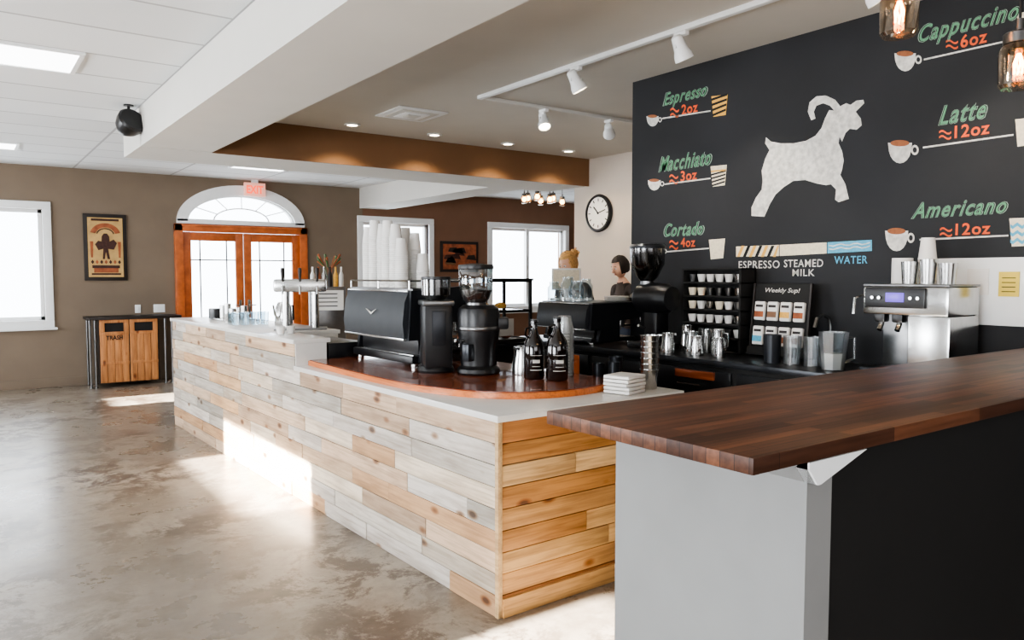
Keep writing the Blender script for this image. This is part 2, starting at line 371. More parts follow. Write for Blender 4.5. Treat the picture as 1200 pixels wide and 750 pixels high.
one('wall_left',lambda b:[b.bb((-3.7,y0,z0),(-3.5,y1,z1),'taupe') for y0,y1,z0,z1 in (
    (-3.1,12.1,0,.7),(-3.1,12.1,2.68,ZC),(-3.1,12.1,2.0,2.17),(-3.1,-1.6,.7,2.68),(.9,1.3,.7,2.0),(-1.6,1.0,2.17,2.68),(2.6,4.75,.7,2.68),(6.55,8.4,.7,2.68),(8.4,9.7,2.17,2.68),(10.4,12.1,.7,2.68),
    (-.35,-.2,.7,2.0))])  # unseen wall; upper openings placed to shape the sun patches
one('wall_back',lambda b:b.bb((-3.6,-3.2,0),(4.13,-3.0,ZC),'taupe'))
one('wall_right',lambda b:b.bb((WX,-3.1,0),(WX+.18,4.19,ZC),'board'))
one('wall_service',lambda b:b.bb((WX+.18,4.05,0),(6.4,4.19,ZC),'beige'))
one('wall_clock',lambda b:b.bb((6.4,4.05,0),(6.58,7.52,ZC),'beige'))
one('wall_partition',lambda b:b.bb((6.58,7.36,0),(11.1,7.52,ZC),'beige'))
one('wall_side',lambda b:b.bb((10.95,7.52,0),(11.1,YF,ZC),'brown2'))
one('baseboard_far',lambda b:(b.bb((-3.5,YF-.02,0),(2.55,YF,.12),'taupe',.004),b.bb((4.53,YF-.02,0),(10.95,YF,.12),'taupe',.004)))
one('unseen_sun_blocker',lambda b:b.bb((-7.2,-4,2.02),(-3.7,13,2.12),'white'))  # added slab out of view, keeps direct sun off the lower left openings

# ------------------------------------------------------------------ ceiling things
def fl(name,x0,x1,y0,y1):
    b=B(); b.bb((x0,y0,ZC-.012),(x1,y1,ZC-.002),'fluor'); t=.03
    for a,c in (((x0-t,y0-t),(x1+t,y0)),((x0-t,y1),(x1+t,y1+t)),((x0-t,y0),(x0,y1)),((x1,y0),(x1+t,y1))):
        b.bb((*a,ZC-.018),(*c,ZC),'trimwhite')
    b.done(name)
fl('fluorescent_ceiling_light',-.5,.69,5.73,6.27)
fl('fluorescent_ceiling_light',-.5,.57,10.0,10.45)
fl('fluorescent_ceiling_light',2.98,3.65,9.9,10.5)
def vent(b):
    cx,cy=3.32,6.13
    for i,s in enumerate((.24,.18,.12,.06)):
        b.box((cx,cy,ZC-.008-.006*i),(2*s,2*s,.012),'trimwhite' if i%2==0 else 'beam',.003)
one('ceiling_air_vent',vent)
for i,x in enumerate((3.1,4.0,4.92,5.78)):
    y=6.9
    b=B(); b.lathe([(.05,0),(.075,0),(.078,-.008),(.05,-.012)],(x,y,ZC),'trimwhite',cap=False); b.cyl((x,y,ZC-.008),.05,.006,'lamp'); b.done('recessed_downlight')
    l=bpy.data.lights.new('downlight','SPOT'); l.energy=50; l.spot_size=math.radians(125); l.spot_blend=.5; l.color=(1,.80,.54); l.shadow_soft_size=.05
    o=bpy.data.objects.new('downlight_lamp',l); o.location=(x,y,ZC-.03); bpy.context.scene.collection.objects.link(o)
def track(name,a,c,m):
    b=B(); b.bb(a,c,m,.004); b.done(name)
track('ceiling_track_rail',(3.42,-1.5,ZC-.03),(3.46,5.22,ZC),'trimwhite')
track('ceiling_track_rail',(3.46,5.185,ZC-.028),(6.39,5.215,ZC-.001),'beam')
def head(x,y,aim,en=18):
    b=B(); z=ZC-.03; b.box((x,y,z-.012),(.035,.09,.024),'trimwhite',.004); b.cyl((x,y,z-.07),.008,.06,'trimwhite',seg=10)
    p=Vector((x,y,z-.10)); d=(Vector(aim)-p).normalized(); q=d.to_track_quat('Z','Y').to_matrix().to_4x4()
    b.tube([(x-.045,y,z-.10),(x-.045,y,z-.07),(x,y,z-.065),(x+.045,y,z-.07),(x+.045,y,z-.10)],.006,'trimwhite',6)
    b.lathe([(.02,-.085),(.032,-.075),(.036,-.03),(.04,.0),(.052,.03),(.055,.06),(.049,.062),(.045,.045)],p,'trimwhite',rot=q,cap=False)
    b.lathe([(.001,-.086),(.02,-.085)],p,'trimwhite',rot=q,cap=False)
    b.lathe([(.001,.044),(.046,.045)],p,'lamp',rot=q,cap=False); b.done('track_spotlight')
    l=bpy.data.lights.new('spot','SPOT'); l.energy=en; l.spot_size=math.radians(75); l.spot_blend=.8; l.color=(1,.9,.76); l.shadow_soft_size=.04
    o=bpy.data.objects.new('track_spotlight_lamp',l); o.location=p+d*.07; o.rotation_euler=d.to_track_quat('-Z','Y').to_euler(); bpy.context.scene.collection.objects.link(o)
head(3.44,3.10,(4.1,3.0,1.5),28); head(3.44,4.03,(4.1,3.7,1.4),28); head(3.44,1.95,(4.1,1.5,1.6),28); head(3.44,.9,(4.1,.6,1.6),16)
head(4.08,5.2,(3.7,4.2,.9),16); head(4.83,5.2,(6.4,6.6,1.8),50)
def speaker(b):
    X=T((1.22,7.2,2.77))@RZ(20)@RX(62)
    b.lathe([(.0,-.11),(.06,-.10),(.095,-.05),(.11,0),(.114,.05),(.10,.07),(.0,.065)],(0,0,0),'black',rot=X,cap=False)
    b.tube([(1.22,7.2,2.80),(1.22,7.22,2.88),(1.22,7.22,ZC)],.012,'black')
    b.cyl((1.22,7.22,ZC-.012),.04,.012,'black')
one('ceiling_speaker',speaker)

def jar(b,x,y,zc,s=1,cord=ZC,bm='bulb'):
    z=zc-.085*s
    b.lathe([(.0,0),(.046*s,.0),(.054*s,.01*s),(.055*s,.11*s),(.05*s,.125*s),(.04*s,.135*s),(.04*s,.15*s)],(x,y,z),'jarglass',cap=False)
    b.lathe([(.0425*s,.135*s),(.044*s,.137*s),(.044*s,.165*s),(.036*s,.17*s),(.012*s,.172*s),(.012*s,.21*s),(.0,.212*s)],(x,y,z),'steeld',cap=False)
    b.cyl((x,y,z+.12*s),.014*s,.045*s,'black',seg=12)
    b.lathe([(.0,.03*s),(.014*s,.036*s),(.022*s,.06*s),(.02*s,.085*s),(.012*s,.105*s),(.012*s,.12*s)],(x,y,z),'jarglass',cap=False,seg=14)
    for k in range(6):
        a=k*1.047; b.tube([(x+.004*s*math.cos(a),y+.004*s*math.sin(a),z+.105*s),(x+.013*s*math.cos(a),y+.013*s*math.sin(a),z+.075*s),(x+.012*s*math.cos(a+.6),y+.012*s*math.sin(a+.6),z+.045*s)],.0026*s,bm,5)
    b.tube([(x,y,z+.21*s),(x,y,cord)],.004,'black',6)
for x,y,z in ((2.47,1.31,2.35),(2.80,1.09,2.19)):
    b=B(); jar(b,x,y,z,1.05); b.cyl((x,y,ZC-.02),.05,.02,'black'); b.done('mason_jar_pendant_lamp')
    l=bpy.data.lights.new('jar','POINT'); l.energy=5; l.color=(1,.66,.35); l.shadow_soft_size=.03
    o=bpy.data.objects.new('jar_lamp',l); o.location=(x,y,z-.13); bpy.context.scene.collection.objects.link(o)
def cluster(b):
    b.box((6.85,8.75,ZC-.02),(.8,.2,.04),'frame',.005)
    for i in range(7):
        x=6.50+i*.115; y=8.72+.07*(i%2); z=2.57+.025*(i%3)
        jar(b,x,y,z,.8,ZC-.03,'bulb2'); b.ball((x,y,z-.01),.034,'bulb2',seg=10,rings=6)
one('mason_jar_chandelier',cluster)

# ------------------------------------------------------------------ chalk menu
WM=Matrix(((0,0,-1,0),(-1,0,0,0),(0,1,0,0),(0,0,0,1)))   # local x -> -Y, y -> Z, z -> -X
def chalk(b):
    def tx(s,u0,v0,u1,v1,m,h,shear=0,o=.0,lift=.003,sp=1.0):
        y0,z0=bd(u0,v0); y1,z1=bd(u1,v1)
        X=T((WX-lift,(y0+y1)/2,(z0+z1)/2))@WM
        fw=FX*WX+FY*(y0+y1)/2
        b.text(s,X,m,width=abs(y0-y1),height=h*fw/900,shear=shear,off=o,sp=sp)
    def script(s,u0,v0,u1,v1,h):
        tx(s,u0-2,v0,u1+2,v1,'chalkd',h*1.09,.4,.026,.003,1.13)
        tx(s,u0-1.2,v0,u1+1.2,v1,'board',h*1.05,.4,.015,.0036,1.13)
        tx(s,u0,v0,u1,v1,'chalkg',h,.4,.003,.0042,1.13)
    def poly(pts,m,lift=.002):
        P=[bd(*p) for p in pts]; b.prism([(-y,z) for y,z in P],0,.0008,m,T((WX-lift,0,0))@WM)
    def line(u0,v0,u1,v1,w,m,lift=.003):
        poly([(u0,v0-w/2),(u1,v1-w/2),(u1,v1+w/2),(u0,v0+w/2)],m,lift)
    def cup(u,v,w,h):
        n=10
        poly([(u-w/2,v-h*.4)]+[(u-w/2*math.cos(math.pi*i/n)*(.98 if 0<i<n else 1),v-h*.4+h*math.sin(math.pi*i/n)**.8) for i in range(1,n)]+[(u+w/2,v-h*.4)],'chalkw')
        ring=[(u+w*.62+w*.16*math.cos(a*math.pi/6),v-h*.05+h*.25*math.sin(a*math.pi/6)) for a in range(12)]
        ri=[(u+w*.62+w*.09*math.cos(a*math.pi/6),v-h*.05+h*.14*math.sin(a*math.pi/6)) for a in range(12)]
        for i in range(12): poly([ring[i],ring[(i+1)%12],ri[(i+1)%12],ri[i]],'chalkw',.0025)
        poly([(u+w*.4*math.cos(a*math.pi/8),v-h*.38+h*.16*math.sin(a*math.pi/8)) for a in range(16)],'chalkbr',.004)
    def glass(u0,v0,u1,v1,kind,sl):
        t=.12*(u1-u0); sk=sl*(u1-u0)
        poly([(u0,v0),(u1,v0+sk),(u1-t,v1+sk),(u0+t,v1)],'chalkc' if kind!='e' else 'chalky')
        if kind in ('e','m'):
            a=.0 if kind=='e' else .3
            n=4
            for i in range(n):
                f0=a+(1-a)*(i+.1)/n; f1=f0+(1-a)*.45/n
                d=(1-a)*.35/n*(v1-v0)
                A=lambda f,s: (u0+t*f if s==0 else u1-t*f, v0+(v1-v0)*f+(sk if s else 0))
                p=[A(f0,0),A(f0,1),A(f1,1),A(f1,0)]; p=[(p[0][0],p[0][1]+d),(p[1][0],p[1][1]-d),(p[2][0],p[2][1]-d),(p[3][0],p[3][1]+d)]
                poly(p,'blackm',.004)
            if a: poly([(u0+t*.3,v0+5),(u1-t*.3,v0+5+sk),(u1-t*.4,v0+7+sk),(u0+t*.4,v0+7)],'chalky',.004)
        if kind=='w':
            for i in range(3):
                vv=v0+(v1-v0)*(.2+.27*i); pts=[(u0+t*.5+(u1-u0-t)*k/8,vv+2*math.sin(k*1.6)) for k in range(9)]
                poly(pts+[(u,v+4) for u,v in reversed(pts)],'chalkb',.004)
    def approx(u,v,w,m='chalko'):
        for dv in (-3,3):
            n=6; pts=[(u-w/2+w*k/n, v+dv-1.8*math.sin(k/n*2*math.pi)) for k in range(n+1)]
            poly(pts+[(a,c+2.2) for a,c in reversed(pts)],m,.003)
    script('Espresso',779,119,828,107,18); approx(791,131,10); tx('2oz',799,129,818,125,'chalko',12,0,.02,sp=1.1)
    cup(765,141,14,12); line(776,139,833,130,1.6,'chalkw'); glass(834,113,853,137,'e',-.12)
    script('Macchiato',774,193,833,184,17); approx(790,209,10); tx('3oz',798,207,817,204,'chalko',12,0,.02,sp=1.1)
    cup(767,216,15,12); line(779,216,833,209,1.6,'chalkw'); glass(833,195,852,219,'m',-.1)
    script('Cortado',780,271,824,266,15); approx(790,286,10); tx('4oz',798,285,815,283,'chalko',11,0,.02,sp=1.1)
    cup(771,295,14,11); line(782,295,831,291,1.6,'chalkw'); glass(831,281,850,304,'c',-.08)
    script('Cappuccino',1078,43,1194,15,25); approx(1116,51,14); tx('6oz',1126,49,1157,42,'chalko',15,0,.02,sp=1.1)
    cup(1061,71,25,21); line(1083,70,1190,46,2,'chalkw'); glass(1192,16,1212,48,'c',-.2)
    script('Latte',1102,136,1156,127,21); approx(1108,157,14); tx('12oz',1119,155,1160,149,'chalko',15,0,.02,sp=1.1)
    cup(1055,177,28,24); line(1082,173,1188,158,2,'chalkw'); glass(1190,140,1212,172,'c',-.12)
    script('Americano',1070,248,1180,239,18); approx(1109,271,14); tx('12oz',1120,270,1161,266,'chalko',14,0,.02,sp=1.1)
    cup(1051,280,27,24); line(1078,281,1182,276,2,'chalkw'); glass(1183,256,1208,289,'w',-.04)
    poly([(863,289),(913,287),(913,300),(863,301)],'chalkc')
    for i in range(7): 
        u=864+i*7; poly([(u,301),(u+3.5,301),(min(u+9,913),288),(min(u+5.5,913),288)],'blackm' if i%2 else 'chalky',.004)
    poly([(914,287),(969,284),(969,297),(914,300)],'chalkc'); poly([(970,284),(1022,281),(1022,294),(970,297)],'chalkb')
    for i in range(2):
        pts=[(972+48*k/10,287+4*i-.25*k+1.1*math.sin(k*1.7)) for k in range(11)]; poly(pts+[(a,c+1.4) for a,c in reversed(pts)],'chalkw',.004)
    tx('ESPRESSO',866,311,914,309,'chalkw',9,0,.01,sp=1.1); tx('STEAMED',919,310,965,307,'chalkw',9,0,.01,sp=1.1); tx('MILK',929,320,955,319,'chalkw',8,0,.01,sp=1.1); tx('WATER',978,306,1017,303,'chalkb',9,0,.01,sp=1.1)
    # goat drawing
    poly([(951,141),(947,131),(949,120),(957,113),(968,112),(979,117),(986,126),(980,132),(973,124),(965,121),(957,124),(954,131),(956,139)],'chalkw',.0026)
    poly([(972,129),(980,130),(986,124),(992,121),(997,123),(1004,118),(1012,117),(1013,121),(1006,128),(1003,131),(1009,139),(1010,147),(1004,152),(996,151),(991,156),(987,166),(984,160),(983,168),
          (987,177),(989,188),(987,199),(985,205),(991,216),(995,233),(983,237),(979,234),(980,222),(974,216),(968,217),(957,215),(944,211),(930,212),(919,219),(909,228),(902,240),(896,254),(881,253),(881,243),(886,232),(893,222),(894,212),(893,200),(897,186),(902,176),(897,168),(898,161),(904,166),(915,168),(930,168),(945,165),(956,159),(963,150),(967,139)],'chalkw',.002)
one('chalk_menu_drawing',chalk)
def splash(b):
    y0,z0=bd(1100,303); y1,z1=bd(1100,378)
    b.bb((WX-.012,.2,z1),(WX-.001,y0,z0),'trimwhite',.003)
one('backsplash_panel',splash)
def notes(b):
    y,z=bd(1184,333); b.box((WX-.016,y,z),(.006,.09,.12),'yellow',.001)
    b.box((WX-.016,y+.14,z+.01),(.006,.10,.13),'paper',.001)
    for k in range(4): b.box((WX-.0195,y,z+.03-.022*k),(.001,.06,.004),'blackm')
one('paper_notes',notes)

# ------------------------------------------------------------------ bar counter
CX=T((1.884,2.708,0))@RZ(1.5)
FT=[(222,196,168),(206,178,148),(200,192,180),(214,186,158),(172,166,156),(210,172,130),(228,212,190),(192,166,140),(208,200,190),(182,170,154),(200,160,120)]
ET=[(210,160,102),(196,142,84),(216,172,114),(184,126,74),(222,184,132)]
def counter(b):
    W_=1.16; L_=5.47; ST=2.27
    b.bb((.0,.0,.0),(W_,L_,.865),'blackm'); b.bb((0,ST,.8),(.2,L_,1.04),'white'); b.bb((0,2.95,.8),(.6,L_,1.04),'white')
    b.bb((-.03,-.03,.865),(W_+.02,ST+.001,.895),'slab',.004); b.bb((.2,ST,.865),(W_+.02,L_+.02,.895),'slab',.003)
    b.bb((-.035,ST-.012,1.04),(.23,2.95,1.07),'slab',.004); b.bb((-.035,2.95,1.04),(.62,L_+.03,1.07),'slab',.004)
    b.bb((-.018,ST-.012,.895),(.2,ST,1.04),'slab')
    b.bb((.23,ST+.02,.897),(.5,ST+.55,1.03),'black',.01)
    rh=.0961
    for r in range(9):
        z0=r*rh; y=-.018-random.random()*.3
        while y<L_:
            l=random.uniform(.35,1.25); a=max(y,-.018); c=min(y+l,L_)
            if c-a>.02:
                k=random.choice(FT); j=random.uniform(.85,1.06)
                b.bb((-.018-random.uniform(0,.006),a+.0015,z0+.0015),(0,c-.0015,z0+rh-.0015),'plankF',.0018,(*[x*j for x in lin(k)],random.random()))
            y+=l
    for z0,z1 in ((.865,.953),(.953,1.04)):
        y=ST
        while y<L_:
            l=random.uniform(.35,1.25); c=min(y+l,L_)
            if c-y>.02:
                k=random.choice(FT); b.bb((-.018-random.uniform(0,.005),y+.0015,z0+.0015),(0,c-.0015,z1-.0015),'plankF',.0018,(*lin(k),random.random()))
            y+=l
    for r in range(9):
        z0=r*rh; x=-random.random()*.6
        while x<W_:
            l=random.uniform(.7,1.4); a=max(x,0); c=min(x+l,W_)
            if c-a>.02:
                k=random.choice(ET); j=random.uniform(.85,1.05)
                b.bb((a+.0015,-.016-random.uniform(0,.006),z0+.002),(c-.0015,0,z0+rh-.002),'plankE',.002,(*[x_*j for x_ in lin(k)],random.random()))
            x+=l
    b.bb((-.001,-.034,0),(W_,-.016,.085),'plankE',.003,tint=(*lin((208,160,102)),.3))
    b.bb((-.024,-.024,0),(.0,-.0,.865),'plankF',.002,tint=(*lin((204,172,128)),.7))
one('bar_counter',counter,CX)
def platform(b):
    ctrl=[(.06,2.24),(.03,1.6),(.03,.95),(.09,.62),(.2,.38),(.36,.24),(.56,.18),(.76,.19),(.92,.25),(1.0,.34),(1.02,.5),(1.02,2.24)]
    P=[]
    n=len(ctrl)
    for i in range(n-2):
        p0=ctrl[max(i-1,0)];p1=ctrl[i];p2=ctrl[i+1];p3=ctrl[i+2]
        for k in range(4):
            t=k/4; P.append(tuple(.5*(2*p1[j]+(p2[j]-p0[j])*t+(2*p0[j]-5*p1[j]+4*p2[j]-p3[j])*t*t+(3*p1[j]-p0[j]-3*p2[j]+p3[j])*t**3) for j in (0,1)))
    P+=ctrl[-2:]
    cx,cy=.55,1.2
    Q=[(cx+(x-cx)*.985,cy+(y-cy)*.99) for x,y in P]
    b.prism(P,.896,.926,'edge'); b.prism(Q,.926,.931,'redwood')
one('curved_wood_counter_board',platform,CX)
ZP=.932; ZS=.896
one('butcher_block_counter_top',lambda b:b.bb((1.18,.875,1.128),(WX-.014,1.49,1.162),'butcher',.004))
def half(b):
    b.bb((1.39,.90,0),(1.48,1.46,1.127),'greywall'); b.bb((1.48,.905,0),(WX-.002,1.46,1.127),'endpanel')
    b.prism([(0,0),(.03,.035),(.03,.05),(0,.05)],.90-.02,1.46,'greywall',T((1.39,0,1.077))@Matrix(((-1,0,0,0),(0,0,1,0),(0,1,0,0),(0,0,0,1))))
    b.prism([(1.36,.05),(1.36,.035),(1.39,.0),(1.40,.0),(1.57,.05)],.875,.905,'trimwhite',T((0,0,1.077))@Matrix(((1,0,0,0),(0,0,1,0),(0,1,0,0),(0,0,0,1))))
one('half_wall',half)

# ------------------------------------------------------------------ back counter
def back(b):
    b.bb((3.62,1.50,0),(WX-.002,4.18,.965),'blackm'); b.bb((3.62,4.18,0),(4.1,4.70,.965),'blackm')
    b.bb((3.56,1.50,.965),(WX-.002,4.18,1.0),'dark',.004); b.bb((3.56,4.18,.965),(4.12,4.72,1.0),'dark',.004)
    for i in range(5):
        y=1.6+i*.62; b.bb((3.605,y,.1),(3.62,y+.58,.72),'black',.004); b.bb((3.605,y,.74),(3.62,y+.58,.93),'black',.004)
        b.tube([(3.605,y+.2,.84),(3.58,y+.2,.84),(3.58,y+.38,.84),(3.605,y+.38,.84)],.006,'steel',6)
    b.bb((3.585,2.95,.875),(3.605,3.25,.925),'redwood',.006)
one('back_counter',back)
ZB=1.002

def esp(b,L,mark=True):
    b.bb((.04,.03,.02),(.50,L-.03,.07),'black',.01)
    for y in (.07,L-.07):
        for x in (.08,.46): b.cyl((x,y,0),.022,.03,'steel')
    b.bb((.06,.05,.065),(.48,L-.05,.075),'steel',.003)
    b.bb((.10,.06,.07),(.30,L-.06,.24),'black',.01)
    ct=.5 if mark else .48
    for y in (0,L-.03):
        b.prism([(.0,.17),(.02,.47),(.44,ct),(.54,.42),(.52,.30),(.30,.27),(.30,.05),(.08,.03),(.10,.17)],-y-.03,-y,'dark',RX(90))
    b.prism([(-.015,.18),(-.025,.27),(-.01,.40),(.02,.47),(.05,.47),(.05,.18)],-L+.03,-.03,'panel',RX(90))
    b.bb((-.02,.03,.168),(.05,L-.03,.182),'steel',.003); b.bb((.008,.03,.462),(.06,L-.03,.474),'steel',.003)
    b.bb((.05,.03,.27),(.50,L-.03,.46),'black',.01)
    b.bb((.04,.02,.462),(.50,L-.02,.485),'steeld',.004)
    if mark:
        b.tube([(.03,.04,.53),(.03,L-.04,.53),(.49,L-.04,.53),(.49,.04,.53),(.03,.04,.53)],.006,'steel',6)
        for x,y in ((.03,.04),(.03,L-.04),(.49,.04),(.49,L-.04),(.03,L/2)): b.cyl((x,y,.48),.005,.05,'steel',seg=8)
    for k in range(3):
        y=L*(.2+.3*k); b.cyl((.42,y,.2),.04,.08,'steel'); b.cyl((.42,y,.175),.034,.03,'steeld'); b.tube([(.45,y,.2),(.6,y,.19)],[.012,.016],'black')
    for y in (.04,L-.04): b.tube([(.50,y,.33),(.56,y,.3),(.57,y,.14)],.006,'steel')
    if mark:
        Xm=Matrix(((0,0,-1,-.022),(-1,0,0,L*.5),(0,1,0,.33),(0,0,0,1)))
        b.prism([(-.07,.02),(0,-.015),(.07,.02),(0,-.002)],0,.006,'chalkw',Xm)
one('espresso_machine',lambda b:esp(b,.88),T((2.19,4.10,ZP))@RZ(1.5))
def stacks(b,items):
    for x,y,z,n in items:
        r=.043; h=.108
        for k in range(n):
            zz=z+k*.0135
            if k==0: b.lathe([(.0,0),(r,.0),(r,.004),(.030,h)],(x,y,zz),'paper',18,cap=False)
            else: b.lathe([(r,h*0+.0),(r+.0015,.003),(r,.006),(.0405,.0135)],(x,y,zz),'paper',18,cap=False)
        b.lathe([(r,0),(r+.0015,.003),(r-.001,.006),(.031,h),(.0,h)],(x,y,z+n*.0135),'paper',18,cap=False)
ex=T((2.19,4.10,ZP))@RZ(1.5)
def cupst(b):
    it=[]
    for x,y,n in ((.10,.26,15),(.11,.35,22),(.10,.44,24),(.12,.54,23),(.11,.64,25),(.11,.73,22),(.22,.20,8),(.23,.32,18),(.23,.44,21)): it.append((x,y,.4865,n))
    stacks(b,it)
one('paper_cup_stacks',cupst,ex)

def grind1(b):
    b.lathe([(.0,0),(.105,0),(.108,.012),(.1,.03),(.09,.04)],(0,0,0),'black',28,cap=False)
    b.box((0,0,.21),(.17,.19,.38),'black',.03); b.box((-.0,-.098,.26),(.08,.01,.2),'dark',.004)
    b.box((0,0,.405),(.185,.2,.03),'steeld',.01)
    b.tube([(.085,0,.12),(.14,0,.11)],.016,'black'); b.cyl((.14,0,.14),.02,.05,'steel')
    b.lathe([(.05,.42),(.085,.45),(.088,.54),(.082,.545)],(0,0,0),'smoke',24,cap=False); b.lathe([(.048,.42),(.08,.45),(.082,.49),(.0,.495)],(0,0,0),'beans',20,cap=False)
    b.cyl((0,0,.543),.088,.014,'black')
one('coffee_grinder',grind1,T((2.27,3.91,ZP))@RZ(-20))
def grind2(b):
    b.lathe([(.0,0),(.12,0),(.125,.01),(.12,.03),(.10,.045),(.095,.06)],(0,0,0),'black',32,cap=False)
    b.lathe([(.104,.05),(.108,.16),(.116,.20),(.122,.25),(.123,.34),(.115,.375),(.09,.395),(.0,.40)],(0,0,0),'black',32,cap=False)
    b.lathe([(.122,.25),(.125,.255),(.125,.27),(.122,.275)],(0,0,0),'steeld',32,cap=False)
    b.box((-.11,-.03,.13),(.05,.06,.10),'dark',.012); b.tube([(-.1,0,.20),(-.15,0,.19),(-.18,0,.20)],.01,'steel')
    b.cyl((-.02,0,.39),.06,.02,'steeld')
    b.lathe([(.05,.40),(.075,.43),(.095,.48),(.098,.60),(.095,.605)],(-.02,0,0),'glass',28,cap=False)
    b.lathe([(.046,.405),(.07,.43),(.09,.48),(.0,.485)],(-.02,0,0),'beans',24,cap=False)
    b.lathe([(.101,.60),(.103,.61),(.10,.625),(.03,.632),(.0,.633)],(-.02,0,0),'black',28,cap=False)
    b.box((.08,-.10,.29),(.09,.06,.07),'black',.015,rot=RZ(-40))
one('coffee_grinder',grind2,T((2.43,3.70,ZP))@RZ(10))
def grind3(b):
    b.box((0,0,.02),(.2,.3,.04),'black',.01); b.box((.03,0,.16),(.12,.12,.28),'black',.02)
    b.lathe([(.0,-.16),(.07,-.155),(.10,-.12),(.105,0),(.10,.10),(.08,.15),(.0,.16)],(0,-.02,.34),'black',28,rot=RX(90),cap=False)
    b.cyl((0,.06,.42),.045,.04,'steeld')
    b.lathe([(.04,.45),(.07,.48),(.115,.57),(.12,.68)],(0,.06,0),'smoke',28,cap=False); b.lathe([(.0,.46),(.04,.46),(.07,.49),(.09,.53),(.0,.535)],(0,.06,0),'beans',24,cap=False)
    b.lathe([(.122,.675),(.124,.69),(.11,.705),(.0,.712)],(0,.06,0),'dark',28,cap=False)
    b.tube([(0,.17,.34),(0,.2,.34)],.03,'steel'); b.tube([(-.08,.0,.14),(-.14,.0,.16)],.01,'steel')
one('coffee_grinder',grind3,T((3.82,3.66,ZB)))

def pitcher(b,x,y,z,r,h,a=0,m='steel'):
    c,s=math.cos(a),math.sin(a)
    b.lathe([(.0,0),(r,0),(r*1.02,.01),(r*1.0,h*.35),(r*.82,h*.75),(r*.86,h),(r*.82,h),(r*.78,h*.75),(r*.9,h*.35),(.0,.01)],(x,y,z),m,22,cap=False)
    b.tube([(x+c*r*.8,y+s*r*.8,z+h*.9),(x+c*r*1.5,y+s*r*1.5,z+h*.88),(x+c*r*1.55,y+s*r*1.55,z+h*.4),(x+c*r*.98,y+s*r*.98,z+h*.25)],.006,m,6)
    b.prism([(-r*.25,0),(r*.25,0),(0,r*.35)],h*.9,h,m,T((x-c*r*.8,y-s*r*.8,z))@Matrix.Rotation(a+math.pi/2,4,'Z'))
one('steel_milk_pitcher',lambda b:pitcher(b,2.60,3.50,ZP,.062,.16,.3))
def growler(b):
    b.lathe([(.0,0),(.052,0),(.057,.008),(.057,.17),(.05,.205),(.025,.245),(.018,.27),(.018,.30),(.021,.302),(.021,.315),(.0,.318)],(0,0,0),'amber',28,cap=False)
    b.cyl((0,0,.30),.02,.025,'black'); b.tube([(-.02,0,.285),(-.055,0,.275),(-.06,0,.24),(-.035,0,.225)],.006,'amber')
    for z0,z1,a0,a1 in ((.05,.054,-.6,.6),(.13,.133,-.6,.6),(.09,.108,-.35,.35),(.07,.073,-.4,.4)):
        vs=[];fs=[];n=10
        for k in range(n+1):
            a=-2.0+a0+(a1-a0)*k/n
            for z in (z0,z1): vs.append((.0578*math.cos(a),.0578*math.sin(a),z))
        for k in range(n): fs.append((2*k,2*k+2,2*k+3,2*k+1))
        b.add(vs,fs,'chalkw')
one('growler_bottle',growler,T((2.55,3.33,ZP))); one('growler_bottle',growler,T((2.615,3.21,ZP))@Matrix.Scale(1.05,4))
def pstack(b):
    for k in range(14): b.lathe([(.052,0),(.053,.004),(.052,.008),(.049,.02)],(0,0,k*.017),'frost',20,cap=False)
    b.lathe([(.052,0),(.053,.004),(.036,.10),(.0,.10)],(0,0,.238),'frost',20,cap=False)
    b.lathe([(.0,0.001),(.047,.001),(.045,.25),(.034,.33),(.0,.33)],(0,0,0),'paper',20,cap=False)
one('plastic_cup_stack',pstack,T((2.76,3.32,ZP)))
def steelcups(b):
    r=.05
    for k in range(7):
        z=k*.03; b.lathe([(r*.78,z),(r*.80,z+.002),(r*1.0,z+.10),(r*1.04,z+.104),(r*.98,z+.105),(r*.76,z+.01)],(0,0,0),'steel',24,cap=False)
    b.lathe([(.0,0),(r*.78,0)],(0,0,0),'steel',24,cap=False); b.lathe([(.0,.19),(r*.78,.19)],(0,0,0),'steeld',24,cap=False)
one('steel_cup_stack',steelcups,T((2.96,2.86,ZS)))
def trays(b):
    for k in range(5): b.box((0,0,.010+k*.019),(.165,.15,.016),'paper',.004,rot=RZ(random.uniform(-4,4)))
one('napkin_stack',trays,T((2.76,2.84,ZS))@RZ(12))
def caddy(b):
    b.bb((-.06,-.05,0),(.06,.05,.012),'orange',.002)
    for a,c in (((-.06,-.05,.0),(-.05,.05,.12)),((.05,-.05,0),(.06,.05,.12)),((-.05,-.05,0),(.05,-.04,.09)),((-.05,.04,0),(.05,.05,.09))): b.bb(a,c,'orange',.002)
    for i in range(6): b.tube([(-.04+.015*i,0,.015),(-.04+.015*i+.006,.01,.16)],.005,'frame')
one('wood_stir_stick_caddy',caddy,T((2.965,3.55,ZS))@RZ(2))
def tumbl(b):
    for x,y,r,h in ((0,0,.035,.12),(.07,.06,.04,.14),(.0,.13,.035,.1)): b.lathe([(.0,0),(r*.8,0),(r,h),(r*.95,h),(r*.75,.006)],(x,y,0),'dark',20,cap=False)
one('dark_tumblers',tumbl,T((2.95,3.12,ZS)))

